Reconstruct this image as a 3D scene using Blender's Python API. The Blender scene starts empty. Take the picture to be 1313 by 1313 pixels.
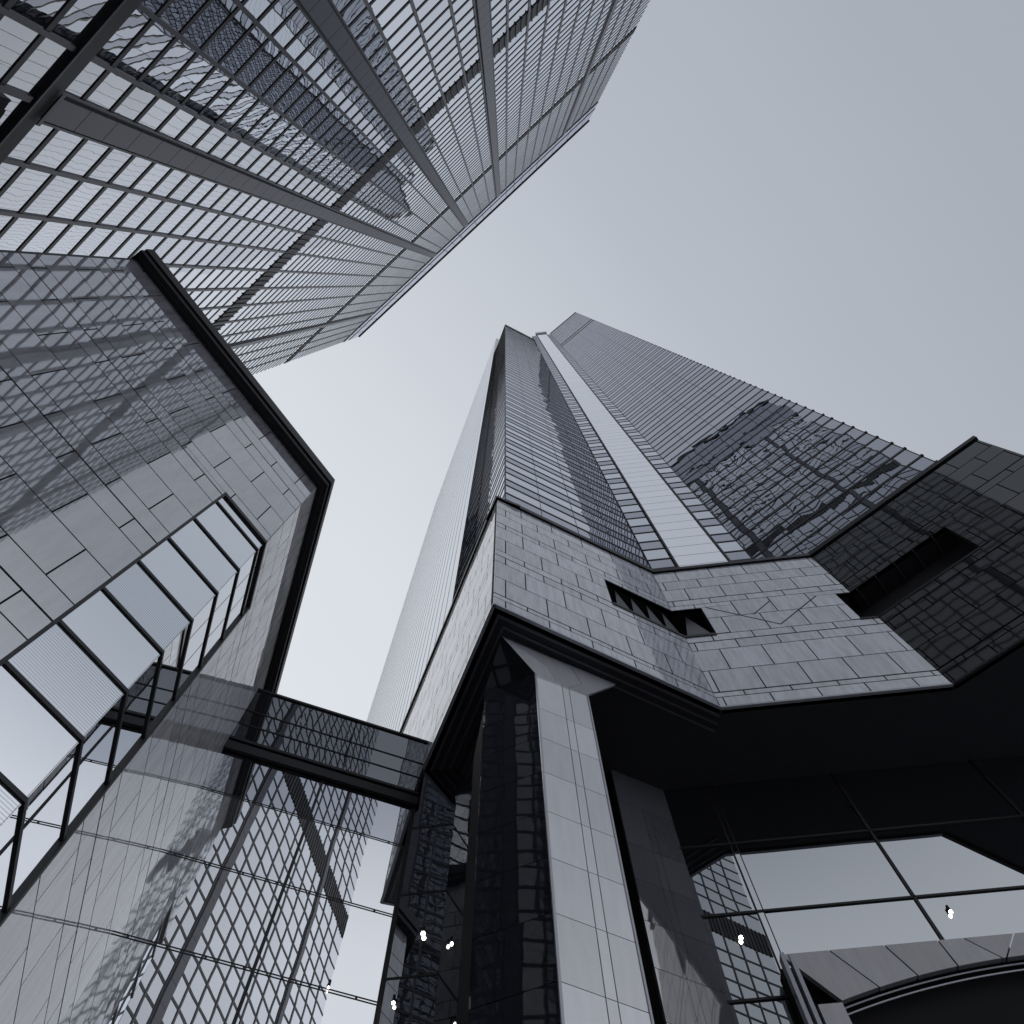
import bpy, math, random
from mathutils import Vector, Matrix
random.seed(7)
R_ = math.radians
scene = bpy.context.scene
COL = scene.collection

# ------------------------------------------------------------------ camera
F_PX, SIZE = 950.0, 1313.0
CX = CY = 656.5
ZEN = (648.0, 363.0)                       # where the zenith sits in the frame
zc = Vector(((ZEN[0]-CX)/F_PX, -(ZEN[1]-CY)/F_PX, -1.0)).normalized()
yc = Vector((0, 0, -1)); yc = (yc - zc*yc.dot(zc)).normalized()
xc = yc.cross(zc)
C2W = Matrix((xc, yc, zc))                 # camera -> world (eye at the origin)
cam_d = bpy.data.cameras.new('camera'); cam = bpy.data.objects.new('camera', cam_d); COL.objects.link(cam)
cam.matrix_world = C2W.to_4x4()
cam_d.sensor_width = 36; cam_d.sensor_fit = 'HORIZONTAL'; cam_d.lens = 36*F_PX/SIZE
cam_d.clip_start = 0.1; cam_d.clip_end = 5000
scene.camera = cam
GROUND = -1.6                              # the eye is 1.6 m above the plaza

# ------------------------------------------------------------------ sky and sun
SUN_EL, SUN_AZ = 40.0, 176.0               # azimuth counted from +X towards +Y
w = bpy.data.worlds.new('World'); scene.world = w; w.use_nodes = True
nt = w.node_tree; nt.nodes.clear()
out = nt.nodes.new('ShaderNodeOutputWorld'); bg = nt.nodes.new('ShaderNodeBackground')
sky = nt.nodes.new('ShaderNodeTexSky'); sky.sky_type = 'NISHITA'; sky.sun_disc = False
sky.sun_elevation = R_(SUN_EL); sky.sun_rotation = R_(90-SUN_AZ)
sky.air_density = 1.0; sky.dust_density = 4.0; sky.ozone_density = 1.0
hs = nt.nodes.new('ShaderNodeHueSaturation'); hs.inputs['Saturation'].default_value = 0.12
nt.links.new(sky.outputs[0], hs.inputs['Color'])
# thin overcast: a pale veil, brighter towards the hidden sun, mixed over the clear sky
tc = nt.nodes.new('ShaderNodeTexCoord')
dot = nt.nodes.new('ShaderNodeVectorMath'); dot.operation = 'DOT_PRODUCT'
gd = Vector((-0.62, 0.60, 0.50)).normalized(); dot.inputs[1].default_value = gd
nt.links.new(tc.outputs['Generated'], dot.inputs[0])
ramp = nt.nodes.new('ShaderNodeValToRGB')
els = ramp.color_ramp.elements
els[0].position = 0.0;  els[0].color = (3.45, 3.78, 4.3, 1)
els[1].position = 1.0;  els[1].color = (6.9, 7.18, 7.55, 1)
e = els.new(0.35); e.color = (4.15, 4.5, 5.05, 1)
e = els.new(0.72); e.color = (5.97, 6.3, 6.78, 1)
nt.links.new(dot.outputs['Value'], ramp.inputs[0])
noi = nt.nodes.new('ShaderNodeTexNoise'); noi.inputs['Scale'].default_value = 2.2; noi.inputs['Detail'].default_value = 4
nt.links.new(tc.outputs['Generated'], noi.inputs['Vector'])
sz = nt.nodes.new('ShaderNodeSeparateXYZ'); nt.links.new(tc.outputs['Generated'], sz.inputs[0])
hz = nt.nodes.new('ShaderNodeMapRange'); hz.interpolation_type = 'SMOOTHSTEP'
hz.inputs[1].default_value = 0.82; hz.inputs[2].default_value = 0.58; hz.inputs[3].default_value = 0.0; hz.inputs[4].default_value = 1.0
nt.links.new(sz.outputs[2], hz.inputs[0])
hm = nt.nodes.new('ShaderNodeMix'); hm.data_type = 'RGBA'; hm.inputs['B'].default_value = (7.4, 7.65, 8.2, 1)
nt.links.new(hz.outputs[0], hm.inputs['Factor']); nt.links.new(ramp.outputs[0], hm.inputs['A'])
mr = nt.nodes.new('ShaderNodeMapRange'); mr.inputs[3].default_value = 0.96; mr.inputs[4].default_value = 1.04
nt.links.new(noi.outputs['Fac'], mr.inputs[0])
mul = nt.nodes.new('ShaderNodeVectorMath'); mul.operation = 'SCALE'
nt.links.new(hm.outputs['Result'], mul.inputs[0]); nt.links.new(mr.outputs[0], mul.inputs['Scale'])
mx = nt.nodes.new('ShaderNodeMix'); mx.data_type = 'RGBA'; mx.inputs['Factor'].default_value = 0.94
nt.links.new(hs.outputs[0], mx.inputs['A']); nt.links.new(mul.outputs[0], mx.inputs['B'])
nt.links.new(mx.outputs['Result'], bg.inputs[0]); bg.inputs[1].default_value = 0.115
nt.links.new(bg.outputs[0], out.inputs[0])

sd = bpy.data.lights.new('sun', 'SUN'); so = bpy.data.objects.new('sun', sd); COL.objects.link(so)
sd.energy = 0.7; sd.angle = R_(35); sd.color = (1.0, 0.97, 0.93)
sv = Vector((math.cos(R_(SUN_EL))*math.cos(R_(SUN_AZ)), math.cos(R_(SUN_EL))*math.sin(R_(SUN_AZ)), math.sin(R_(SUN_EL))))
so.rotation_euler = sv.to_track_quat('Z', 'Y').to_euler()

scene.view_settings.view_transform = 'Standard'; scene.view_settings.look = 'None'
scene.view_settings.exposure = 0.0; scene.view_settings.gamma = 1.0
scene.render.engine = 'CYCLES'
scene.cycles.max_bounces = 10; scene.cycles.glossy_bounces = 8; scene.cycles.diffuse_bounces = 4
scene.cycles.transparent_max_bounces = 8

# ------------------------------------------------------------------ materials
def new_mat(name):
    m = bpy.data.materials.new(name); m.use_nodes = True
    m.node_tree.nodes.clear()
    o = m.node_tree.nodes.new('ShaderNodeOutputMaterial')
    return m, m.node_tree, o

def wavy_normal(t, waves, tilt=0.0, lean=(0, 0, 0)):
    """normal bent by the glass sheet's own roller waves; 'waves' is a list of (scale vector, amount);
    every sheet also sits a hair out of plane (tilt), and a whole run of sheets can be set at a lean"""
    L = t.links.new
    geo = t.nodes.new('ShaderNodeNewGeometry')
    acc = geo.outputs['Normal']
    isl = geo.outputs['Random Per Island']
    wn = t.nodes.new('ShaderNodeTexWhiteNoise'); wn.noise_dimensions = '1D'; L(isl, wn.inputs['W'])
    off = t.nodes.new('ShaderNodeVectorMath'); off.operation = 'SCALE'; off.inputs['Scale'].default_value = 60
    L(wn.outputs['Color'], off.inputs[0])
    for sc, amt in waves:
        mp = t.nodes.new('ShaderNodeVectorMath'); mp.operation = 'MULTIPLY_ADD'
        L(geo.outputs['Position'], mp.inputs[0]); mp.inputs[1].default_value = sc; L(off.outputs[0], mp.inputs[2])
        n = t.nodes.new('ShaderNodeTexNoise'); n.inputs['Scale'].default_value = 1.0; n.inputs['Detail'].default_value = 1.0
        L(mp.outputs[0], n.inputs['Vector'])
        s = t.nodes.new('ShaderNodeVectorMath'); s.operation = 'SUBTRACT'; L(n.outputs['Color'], s.inputs[0]); s.inputs[1].default_value = (.5, .5, .5)
        k = t.nodes.new('ShaderNodeVectorMath'); k.operation = 'MULTIPLY_ADD'
        L(s.outputs[0], k.inputs[0]); k.inputs[1].default_value = (amt, amt, amt); L(acc, k.inputs[2]); acc = k.outputs[0]
    if tilt:
        s = t.nodes.new('ShaderNodeVectorMath'); s.operation = 'SUBTRACT'; L(wn.outputs['Color'], s.inputs[0]); s.inputs[1].default_value = (.5, .5, .5)
        k = t.nodes.new('ShaderNodeVectorMath'); k.operation = 'MULTIPLY_ADD'
        L(s.outputs[0], k.inputs[0]); k.inputs[1].default_value = (tilt, tilt, tilt); L(acc, k.inputs[2]); acc = k.outputs[0]
    if any(lean):
        a = t.nodes.new('ShaderNodeVectorMath'); a.operation = 'ADD'; L(acc, a.inputs[0]); a.inputs[1].default_value = lean; acc = a.outputs[0]
    nz = t.nodes.new('ShaderNodeVectorMath'); nz.operation = 'NORMALIZE'; L(acc, nz.inputs[0])
    return nz.outputs[0], isl

def glass_mat(name, refl_lo, refl_hi, tint, body, waves, tilt=0.0, lean=(0, 0, 0), rough=0.0, transp=0.0, vary=0.0, knee=.7):
    """coated facade glass: mirror share rises from refl_lo (square on) to refl_hi (grazing) over a dark body"""
    m, t, o = new_mat(name); L = t.links.new
    nrm, isl = wavy_normal(t, waves, tilt, lean)
    g = t.nodes.new('ShaderNodeBsdfGlossy'); g.inputs['Roughness'].default_value = rough
    g.inputs['Color'].default_value = (*tint, 1); L(nrm, g.inputs['Normal'])
    d = t.nodes.new('ShaderNodeBsdfDiffuse'); d.inputs['Color'].default_value = (*body, 1)
    base = d.outputs[0]
    if transp:
        tr = t.nodes.new('ShaderNodeBsdfTransparent'); tr.inputs['Color'].default_value = (.8, .82, .85, 1)
        mt = t.nodes.new('ShaderNodeMixShader'); mt.inputs[0].default_value = transp
        L(d.outputs[0], mt.inputs[1]); L(tr.outputs[0], mt.inputs[2]); base = mt.outputs[0]
    fr = t.nodes.new('ShaderNodeFresnel'); fr.inputs['IOR'].default_value = 1.5; L(nrm, fr.inputs['Normal'])
    rg = t.nodes.new('ShaderNodeMapRange'); rg.inputs[1].default_value = 0.04; rg.inputs[2].default_value = knee
    rg.inputs[3].default_value = refl_lo; rg.inputs[4].default_value = refl_hi; L(fr.outputs[0], rg.inputs[0])
    fac = rg.outputs[0]
    if vary:
        v = t.nodes.new('ShaderNodeMapRange'); v.inputs[3].default_value = 1-vary; v.inputs[4].default_value = 1+vary*.4
        L(isl, v.inputs[0])
        mm = t.nodes.new('ShaderNodeMath'); mm.operation = 'MULTIPLY'; mm.use_clamp = True
        L(fac, mm.inputs[0]); L(v.outputs[0], mm.inputs[1]); fac = mm.outputs[0]
    mix = t.nodes.new('ShaderNodeMixShader'); L(fac, mix.inputs[0]); L(base, mix.inputs[1]); L(g.outputs[0], mix.inputs[2])
    L(mix.outputs[0], o.inputs[0]); return m

def stone_mat(name, col, ior, rough, waves, tilt=0.0, lean=(0, 0, 0), speck=0.07, stain=0.30, vary=.13):
    """polished granite slabs: speckled body, shop-polished face, dirt streaks running down from the joints"""
    m, t, o = new_mat(name); L = t.links.new
    nrm, isl = wavy_normal(t, waves, tilt, lean)
    p = t.nodes.new('ShaderNodeBsdfPrincipled'); L(nrm, p.inputs['Normal'])
    p.inputs['IOR'].default_value = ior; p.inputs['Roughness'].default_value = rough
    tcx = t.nodes.new('ShaderNodeTexCoord')
    n1 = t.nodes.new('ShaderNodeTexNoise'); n1.inputs['Scale'].default_value = 22; n1.inputs['Detail'].default_value = 8; n1.inputs['Roughness'].default_value = .8
    L(tcx.outputs['Object'], n1.inputs['Vector'])
    n2 = t.nodes.new('ShaderNodeTexNoise'); n2.inputs['Scale'].default_value = 1.0; n2.inputs['Detail'].default_value = 5
    mp = t.nodes.new('ShaderNodeMapping'); mp.inputs['Scale'].default_value = (3.6, 3.6, .6); L(tcx.outputs['Object'], mp.inputs[0]); L(mp.outputs[0], n2.inputs['Vector'])
    a = t.nodes.new('ShaderNodeMapRange'); a.inputs[3].default_value = 1-speck*2; a.inputs[4].default_value = 1+speck*2; L(n1.outputs[0], a.inputs[0])
    b = t.nodes.new('ShaderNodeMapRange'); b.inputs[1].default_value = .35; b.inputs[2].default_value = .62; b.inputs[3].default_value = 1-stain; b.inputs[4].default_value = 1.0; L(n2.outputs[0], b.inputs[0])
    c = t.nodes.new('ShaderNodeMapRange'); c.inputs[3].default_value = 1-vary; c.inputs[4].default_value = 1+vary; L(isl, c.inputs[0])
    m1 = t.nodes.new('ShaderNodeMath'); m1.operation = 'MULTIPLY'; L(a.outputs[0], m1.inputs[0]); L(b.outputs[0], m1.inputs[1])
    m2 = t.nodes.new('ShaderNodeMath'); m2.operation = 'MULTIPLY'; L(m1.outputs[0], m2.inputs[0]); L(c.outputs[0], m2.inputs[1])
    s = t.nodes.new('ShaderNodeVectorMath'); s.operation = 'SCALE'; s.inputs[0].default_value = col; L(m2.outputs[0], s.inputs['Scale'])
    L(s.outputs[0], p.inputs['Base Color']); L(p.outputs[0], o.inputs[0]); return m

def plain_mat(name, col, rough=.5, metal=0.0, ior=1.45, grain=.12, scale=6.0):
    m, t, o = new_mat(name); L = t.links.new
    p = t.nodes.new('ShaderNodeBsdfPrincipled'); p.inputs['Roughness'].default_value = rough
    p.inputs['Metallic'].default_value = metal; p.inputs['IOR'].default_value = ior
    tcx = t.nodes.new('ShaderNodeTexCoord'); n = t.nodes.new('ShaderNodeTexNoise'); n.inputs['Scale'].default_value = scale; n.inputs['Detail'].default_value = 5
    L(tcx.outputs['Object'], n.inputs['Vector'])
    a = t.nodes.new('ShaderNodeMapRange'); a.inputs[3].default_value = 1-grain; a.inputs[4].default_value = 1+grain; L(n.outputs[0], a.inputs[0])
    s = t.nodes.new('ShaderNodeVectorMath'); s.operation = 'SCALE'; s.inputs[0].default_value = col; L(a.outputs[0], s.inputs['Scale'])
    L(s.outputs[0], p.inputs['Base Color']); L(p.outputs[0], o.inputs[0]); return m

M = {}
M['office_glass'] = glass_mat('office_glass', .42, .95, (.88, .90, .935), (.03, .03, .035),
                              [((.5, .5, .45), .011), ((1.6, 1.6, 2.4), .004)], tilt=.005, vary=.07, knee=.15)
M['tower_glass'] = glass_mat('tower_glass', .74, .96, (.86, .88, .93), (.02, .02, .024),
                             [((.45, .45, .4), .016), ((1.3, 1.3, 1.6), .006)], tilt=.004, vary=.06)
M['wing_glass'] = glass_mat('wing_glass', .43, .96, (.84, .86, .92), (.02, .02, .024), [((.4, .4, .3), .016), ((1.3, 1.3, 1.6), .005)], tilt=.004, vary=.05, lean=(.037, -.027, -.02))
M['wing_spandrel'] = glass_mat('wing_spandrel', .48, .94, (.72, .74, .81), (.02, .02, .024), [((.4, .4, .3), .016)], tilt=.005, vary=.05, lean=(.037, -.027, -.02))
M['spandrel_glass'] = glass_mat('spandrel_glass', .50, .94, (.74, .76, .83), (.02, .02, .024), [((.5, .5, .4), .016)], tilt=.005, vary=.06)
M['hall_glass'] = glass_mat('hall_glass', .80, .96, (.95, .965, .98), (.30, .30, .31), [((.35, .35, .3), .005), ((1.1, 1.1, 1.1), .002)], tilt=.004,
                            lean=(-.02, .00, -.03))
M['hall_glass_tinted'] = glass_mat('hall_glass_tinted', .58, .9, (.80, .83, .9), (.02, .02, .022), [((.35, .35, .3), .006)], tilt=.005,
                                   lean=(-.02, .00, -.03))
M['bridge_glass'] = glass_mat('bridge_glass', .24, .6, (.85, .87, .92), (.02, .02, .024), [((.35, .35, .3), .014), ((1.2, 1.2, 1.2), .006)], tilt=.006)
M['lobby_glass'] = glass_mat('lobby_glass', .44, .85, (.82, .86, .9), (.012, .012, .014), [((.3, .3, .25), .006)], tilt=.002)
M['window_glass'] = glass_mat('window_glass', .90, .97, (.95, .97, 1.0), (.04, .04, .045), [((.3, .3, .3), .003)], tilt=.002)
W_ST = [((.7, .7, .35), .009), ((2.2, 2.2, 1.2), .0018)]
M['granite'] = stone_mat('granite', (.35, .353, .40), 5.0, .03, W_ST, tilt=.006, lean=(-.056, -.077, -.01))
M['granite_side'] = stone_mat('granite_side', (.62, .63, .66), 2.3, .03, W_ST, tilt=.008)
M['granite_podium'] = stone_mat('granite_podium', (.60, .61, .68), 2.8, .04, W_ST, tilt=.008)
M['granite_shaded'] = stone_mat('granite_shaded', (.012, .013, .017), 1.62, .03, W_ST, tilt=.006, stain=.1, lean=(.037, -.027, -.02))  # podium stone again, with the wing's shade put into its colour
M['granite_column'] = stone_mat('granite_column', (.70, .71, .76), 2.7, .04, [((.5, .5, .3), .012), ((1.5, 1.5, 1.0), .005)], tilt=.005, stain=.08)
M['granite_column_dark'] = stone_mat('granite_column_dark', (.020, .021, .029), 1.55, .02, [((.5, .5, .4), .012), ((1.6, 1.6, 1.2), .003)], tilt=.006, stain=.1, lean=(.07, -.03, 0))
M['granite_arch'] = stone_mat('granite_arch', (.34, .343, .375), 1.8, .08, W_ST, tilt=.006, stain=.15)
M['granite_pier'] = stone_mat('granite_pier', (.15, .152, .172), 3.2, .02, [((.5, .5, .3), .010), ((1.5, 1.5, 1.0), .004)], tilt=.004, stain=.08)
M['joint'] = plain_mat('joint', (.012, .012, .014), .9)
M['dark_metal'] = plain_mat('dark_metal', (.018, .018, .022), .5)
M['black_metal'] = plain_mat('black_metal', (.011, .011, .014), .55)
M['grey_metal'] = plain_mat('grey_metal', (.045, .046, .057), .38, .2)
M['pale_metal'] = plain_mat('pale_metal', (.40, .41, .45), .35, .3)
M['panel'] = plain_mat('panel', (.072, .073, .090), .4, .2, grain=.06)
M['pale_panel'] = glass_mat('pale_panel', .35, .8, (.90, .915, .94), (.60, .61, .64), [((.1, .1, .1), .002)], tilt=.0, rough=.05, vary=.04)
M['strip_glass'] = glass_mat('strip_glass', .86, .97, (.98, .985, 1.0), (.75, .76, .79), [((.2, .2, .2), .003)], tilt=.003, rough=.03, vary=.03)
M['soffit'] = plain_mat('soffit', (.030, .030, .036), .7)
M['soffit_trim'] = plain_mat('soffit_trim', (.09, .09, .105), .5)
M['concrete'] = plain_mat('concrete', (.22, .22, .235), .85, scale=1.5)
M['paving'] = plain_mat('paving', (.26, .26, .27), .8, scale=2.0)
M['body'] = plain_mat('body', (.05, .05, .055), .8)
def rib_mat():
    m, t, o = new_mat('ribbed_glass'); L = t.links.new
    g = t.nodes.new('ShaderNodeBsdfGlossy'); g.inputs['Roughness'].default_value = .04; g.inputs['Color'].default_value = (.88, .91, .95, 1)
    d = t.nodes.new('ShaderNodeBsdfDiffuse'); d.inputs['Color'].default_value = (.16, .165, .18, 1)
    geo = t.nodes.new('ShaderNodeNewGeometry'); sx = t.nodes.new('ShaderNodeSeparateXYZ'); L(geo.outputs['Position'], sx.inputs[0])
    a = t.nodes.new('ShaderNodeMath'); a.operation = 'MULTIPLY'; a.inputs[1].default_value = 12.5; L(sx.outputs[2], a.inputs[0])
    f = t.nodes.new('ShaderNodeMath'); f.operation = 'FRACT'; L(a.outputs[0], f.inputs[0])
    s = t.nodes.new('ShaderNodeMapRange'); s.interpolation_type = 'SMOOTHSTEP'; s.inputs[1].default_value = .45; s.inputs[2].default_value = .6
    s.inputs[3].default_value = .92; s.inputs[4].default_value = .66; L(f.outputs[0], s.inputs[0])
    mix = t.nodes.new('ShaderNodeMixShader'); L(s.outputs[0], mix.inputs[0]); L(d.outputs[0], mix.inputs[1]); L(g.outputs[0], mix.inputs[2])
    L(mix.outputs[0], o.inputs[0]); return m
M['ribbed_glass'] = rib_mat()
def lamp_mat():
    m, t, o = new_mat('lamp_glow'); e = t.nodes.new('ShaderNodeEmission'); e.inputs[0].default_value = (1, .95, .88, 1); e.inputs[1].default_value = 22
    t.links.new(e.outputs[0], o.inputs[0]); return m
M['lamp_glow'] = lamp_mat()

# ------------------------------------------------------------------ helpers
class MB:
    def __init__(s): s.v = []; s.f = []; s.mi = {}; s.m = 0
    def poly(s, pts):
        i = len(s.v); s.v += [tuple(p) for p in pts]
        if s.m: s.mi[len(s.f)] = s.m
        s.f.append(tuple(range(i, i+len(pts))))
    def hexa(s, a):                       # a: 4 points of one end, then the 4 of the other
        i = len(s.v); s.v += [tuple(p) for p in a]
        for q in ((0, 1, 2, 3), (7, 6, 5, 4), (0, 4, 5, 1), (1, 5, 6, 2), (2, 6, 7, 3), (3, 7, 4, 0)):
            s.f.append(tuple(i+k for k in q))
    def prism(s, plan, z0, z1):
        n = len(plan); i = len(s.v)
        s.v += [(p[0], p[1], z0) for p in plan] + [(p[0], p[1], z1) for p in plan]
        s.f.append(tuple(i+k for k in range(n))[::-1]); s.f.append(tuple(i+n+k for k in range(n)))
        for k in range(n):
            j = (k+1) % n; s.f.append((i+k, i+j, i+n+j, i+n+k))
    def build(s, name, mat, parent=None, smooth=False, loc=None):
        me = bpy.data.meshes.new(name)
        v = s.v
        if parent is not None:
            o_ = parent['_loc'] if '_loc' in parent else (0, 0, 0)
        else: o_ = loc or (0, 0, 0)
        v = [(p[0]-o_[0], p[1]-o_[1], p[2]-o_[2]) for p in v]
        me.from_pydata(v, [], s.f)
        if not isinstance(mat, (list, tuple)): mat = [mat]
        for m in mat: me.materials.append(M[m])
        for fi, k in s.mi.items(): me.polygons[fi].material_index = k
        import bmesh
        b = bmesh.new(); b.from_mesh(me); bmesh.ops.recalc_face_normals(b, faces=b.faces) if s_recalc else None
        b.to_mesh(me); b.free()
        if smooth: me.polygons.foreach_set('use_smooth', [True]*len(me.polygons))
        ob = bpy.data.objects.new(name, me); COL.objects.link(ob)
        if parent is not None: ob.parent = parent; ob['_loc'] = o_
        else: ob.location = o_
        return ob
s_recalc = False

def thing(name, label, cat, loc=(0, 0, 0), group=None):
    o = bpy.data.objects.new(name, None); COL.objects.link(o); o.location = loc; o['_loc'] = loc
    o['label'] = label; o['category'] = cat
    if group: o['group'] = group
    return o

def ray(u, v):
    return C2W @ Vector(((u-CX)/F_PX, -(v-CY)/F_PX, -1.0))

class Wall:
    """vertical wall plane: p0 in plan, run direction az (degrees), 'out' points towards the eye.
    pt(s, z, o): s metres along, height z above the eye, o metres out of the plane"""
    def __init__(s, p0, az):
        s.d = Vector((math.cos(R_(az)), math.sin(R_(az)), 0)); s.p0 = Vector((p0[0], p0[1], 0))
        n = Vector((-s.d.y, s.d.x, 0))
        if n.dot(s.p0) > 0: n = -n
        s.n = n; s.c = n.dot(s.p0)
        s.flip = s.d.cross(Vector((0, 0, 1))).dot(n) < 0
    def pt(s, a, z, o=0.0):
        p = s.p0 + s.d*a + s.n*o; return (p.x, p.y, z)
    def hit(s, u, v):
        r = ray(u, v); q = r*(s.c/s.n.dot(r)); return ((q-s.p0).dot(s.d), q.z)
    def quad(s, mb, a0, a1, z0, z1, o=0.0):
        q = [s.pt(a0, z0, o), s.pt(a1, z0, o), s.pt(a1, z1, o), s.pt(a0, z1, o)]
        mb.poly(q[::-1] if s.flip else q)
    def box(s, mb, a0, a1, z0, z1, o0, o1):
        if a1 < a0: a0, a1 = a1, a0
        if o1 < o0: o0, o1 = o1, o0
        A = [s.pt(a0, z0, o1), s.pt(a1, z0, o1), s.pt(a1, z1, o1), s.pt(a0, z1, o1)]
        B = [s.pt(a0, z0, o0), s.pt(a1, z0, o0), s.pt(a1, z1, o0), s.pt(a0, z1, o0)]
        if s.flip: A, B = A[::-1], B[::-1]
        mb.hexa(A+B)
    def prism(s, mb, pts, o0, o1):       # outline in (s, z), pushed from o0 to o1
        if o1 < o0: o0, o1 = o1, o0
        area = sum(p[0]*q[1]-q[0]*p[1] for p, q in zip(pts, pts[1:]+pts[:1]))
        if (area < 0) != s.flip: pts = pts[::-1]
        n = len(pts); i = len(mb.v)
        mb.v += [s.pt(a, z, o1) for a, z in pts]+[s.pt(a, z, o0) for a, z in pts]
        mb.f.append(tuple(i+k for k in range(n))); mb.f.append(tuple(i+n+k for k in range(n))[::-1])
        for k in range(n):
            j = (k+1) % n; mb.f.append((i+k, i+n+k, i+n+j, i+j))

def plan_at(u, v, z):
    r = ray(u, v); q = r*(z/r.z); return Vector((q.x, q.y, 0))

def isect(w1, w2):                       # plan point where two walls meet
    a = w1.d.x*w2.d.y-w1.d.y*w2.d.x
    t = ((w2.p0.x-w1.p0.x)*w2.d.y-(w2.p0.y-w1.p0.y)*w2.d.x)/a
    return w1.p0+w1.d*t

def cut(rects, hole):
    o = []
    for (a0, a1, z0, z1) in rects:
        h0, h1, g0, g1 = hole
        if h0 >= a1 or h1 <= a0 or g0 >= z1 or g1 <= z0: o.append((a0, a1, z0, z1)); continue
        if z0 < g0: o.append((a0, a1, z0, g0))
        if z1 > g1: o.append((a0, a1, g1, z1))
        c0, c1 = max(z0, g0), min(z1, g1)
        if a0 < h0: o.append((a0, h0, c0, c1))
        if a1 > h1: o.append((h1, a1, c0, c1))
    return o

def slabs(wall, mb, a0, a1, rows, width, gap, holes=(), shift=0.0, th=.05, wide=()):
    """stone slabs in courses, half-bond, as thin boxes with open joints"""
    for k in range(len(rows)-1):
        z0, z1 = rows[k], rows[k+1]
        x = a0 + shift - width*(1.5 if k % 2 else 1.0)
        g0 = gap*2.2 if any(abs(z0-q) < .02 for q in wide) else gap
        while x < a1:
            l, r = max(x, a0), min(x+width, a1)
            if r-l > .02:
                rs = [(l, r, z0, z1)]
                for h in holes: rs = cut(rs, h)
                for (l2, r2, b, t) in rs:
                    if r2-l2 > gap*1.5 and t-b > gap*1.5:
                        gl = gap/2 if l2 > a0+1e-4 else 0; gr = gap/2 if r2 < a1-1e-4 else 0
                        wall.box(mb, l2+gl, r2-gr, b+(g0/2 if abs(b-z0) < 1e-6 else 0), t-gap/2, 0.0, th)
            x += width

def far_side(o): return o
# ------------------------------------------------------------------ ground
g = MB(); g.poly([(-1500, -1500, GROUND), (1500, -1500, GROUND), (1500, 1500, GROUND), (-1500, 1500, GROUND)])
go = g.build('plaza_ground', 'paving'); go['kind'] = 'structure'

# ================================================================== OFFICE TOWER (upper left)
tA = None
wA0 = Wall(plan_at(602, 298, 200), 140.6)
PA = Wall(-wA0.n*(-wA0.c)*1.0 if False else wA0.n*wA0.c, 140.6)      # foot of the perpendicular as origin
SA0, SA1, TOPA = -40.2, 37.9, 200.0
base = Vector(PA.pt(0, 0)); tA = thing('office_tower', 'huge grid fronted glass office tower looming in the upper left with three broad pilasters', 'skyscraper', (base.x, base.y, GROUND))
b = MB(); PA.box(b, SA0, SA1, GROUND, TOPA, -70, -.35); b.build('tower_body', 'body', tA)
PIL = [(28.0, .5), (8.3, .74), (-1.5, .74), (-11.1, .74), (-30.3, .5)]
mull = [10.95+2.44*k for k in range(7)] + [30.6, 33.0, 35.4] + [6.0, 3.53, 1.05] + [-3.7, -6.1, -8.6] + [-13.5-2.43*k for k in range(7)] + [-32.7, -35.1, -37.5]
bands = [(28.6, 29.5), (71.9, 75.2), (131.0, 133.6)]
zl = [31.0+2.03*k for k in range(-14, 74) if 31.0+2.03*k < 180]
zl = [z for z in zl if not any(b0-.6 < z < b1+.6 for b0, b1 in bands)]
glass = MB()
xs = sorted([SA0, SA1]+mull+[p+d for p, h in PIL for d in (-h, h)])
zz = sorted(zl+[b0 for b0, _ in bands]+[b1 for _, b1 in bands]+[0.3, 181.0])
for i in range(len(xs)-1):
    cov = [h for p, h in PIL if abs((xs[i]+xs[i+1])/2-p) < h]
    if cov and cov[0] < .6: continue
    for j in range(len(zz)-1):
        zm = (zz[j]+zz[j+1])/2
        if any(b0 < zm < b1 for b0, b1 in bands) or (cov and zm > 29): continue
        PA.quad(glass, xs[i], xs[i+1], zz[j], zz[j+1], -.05)
glass.build('glass_panes', 'office_glass', tA)
for s in mull:
    m = MB(); PA.box(m, s-.10, s+.10, .3, 199.0, -.1, .03); m.build('mullion', 'grey_metal', tA)
for z in zl:
    m = MB()
    PA.box(m, SA0, SA1, z-.13, z+.13, -.1, -.01); m.build('transom', 'dark_metal', tA)
for s, h in PIL:
    m = MB(); broad = h > .6
    z0, z1 = (29.5, 181.0) if broad else (.3, 181.0)
    n = int((z1-z0)/2.03)
    for k in range(n):
        a, c = z0+(z1-z0)*k/n, z0+(z1-z0)*(k+1)/n
        PA.box(m, s-h*.7, s+h*.7, a+.02, c-.02, -.1, .16)
    p = m.build('pilaster', 'panel', tA)
    e = MB()
    PA.box(e, s-h, s+h, z0, z1, -.1, .0); PA.box(e, s-h*.7+.03, s+h*.7-.03, z0, z1, -.1, .13)
    e.build('pilaster_backing', 'dark_metal', p)
    e = MB()
    for sg in (-1, 1): PA.box(e, s+sg*(h-.10), s+sg*h, z0, z1, -.1, .05)
    e.build('pilaster_edge', 'grey_metal', p)
    if broad:
        m = MB(); PA.box(m, s-.12, s+.12, .3, 28.5, -.1, .06); m.build('mullion', 'grey_metal', tA)
        m = MB(); PA.box(m, s-h, s+h, 29.3, 29.5, .20, .24); m.build('pilaster_foot', 'grey_metal', tA)
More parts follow.
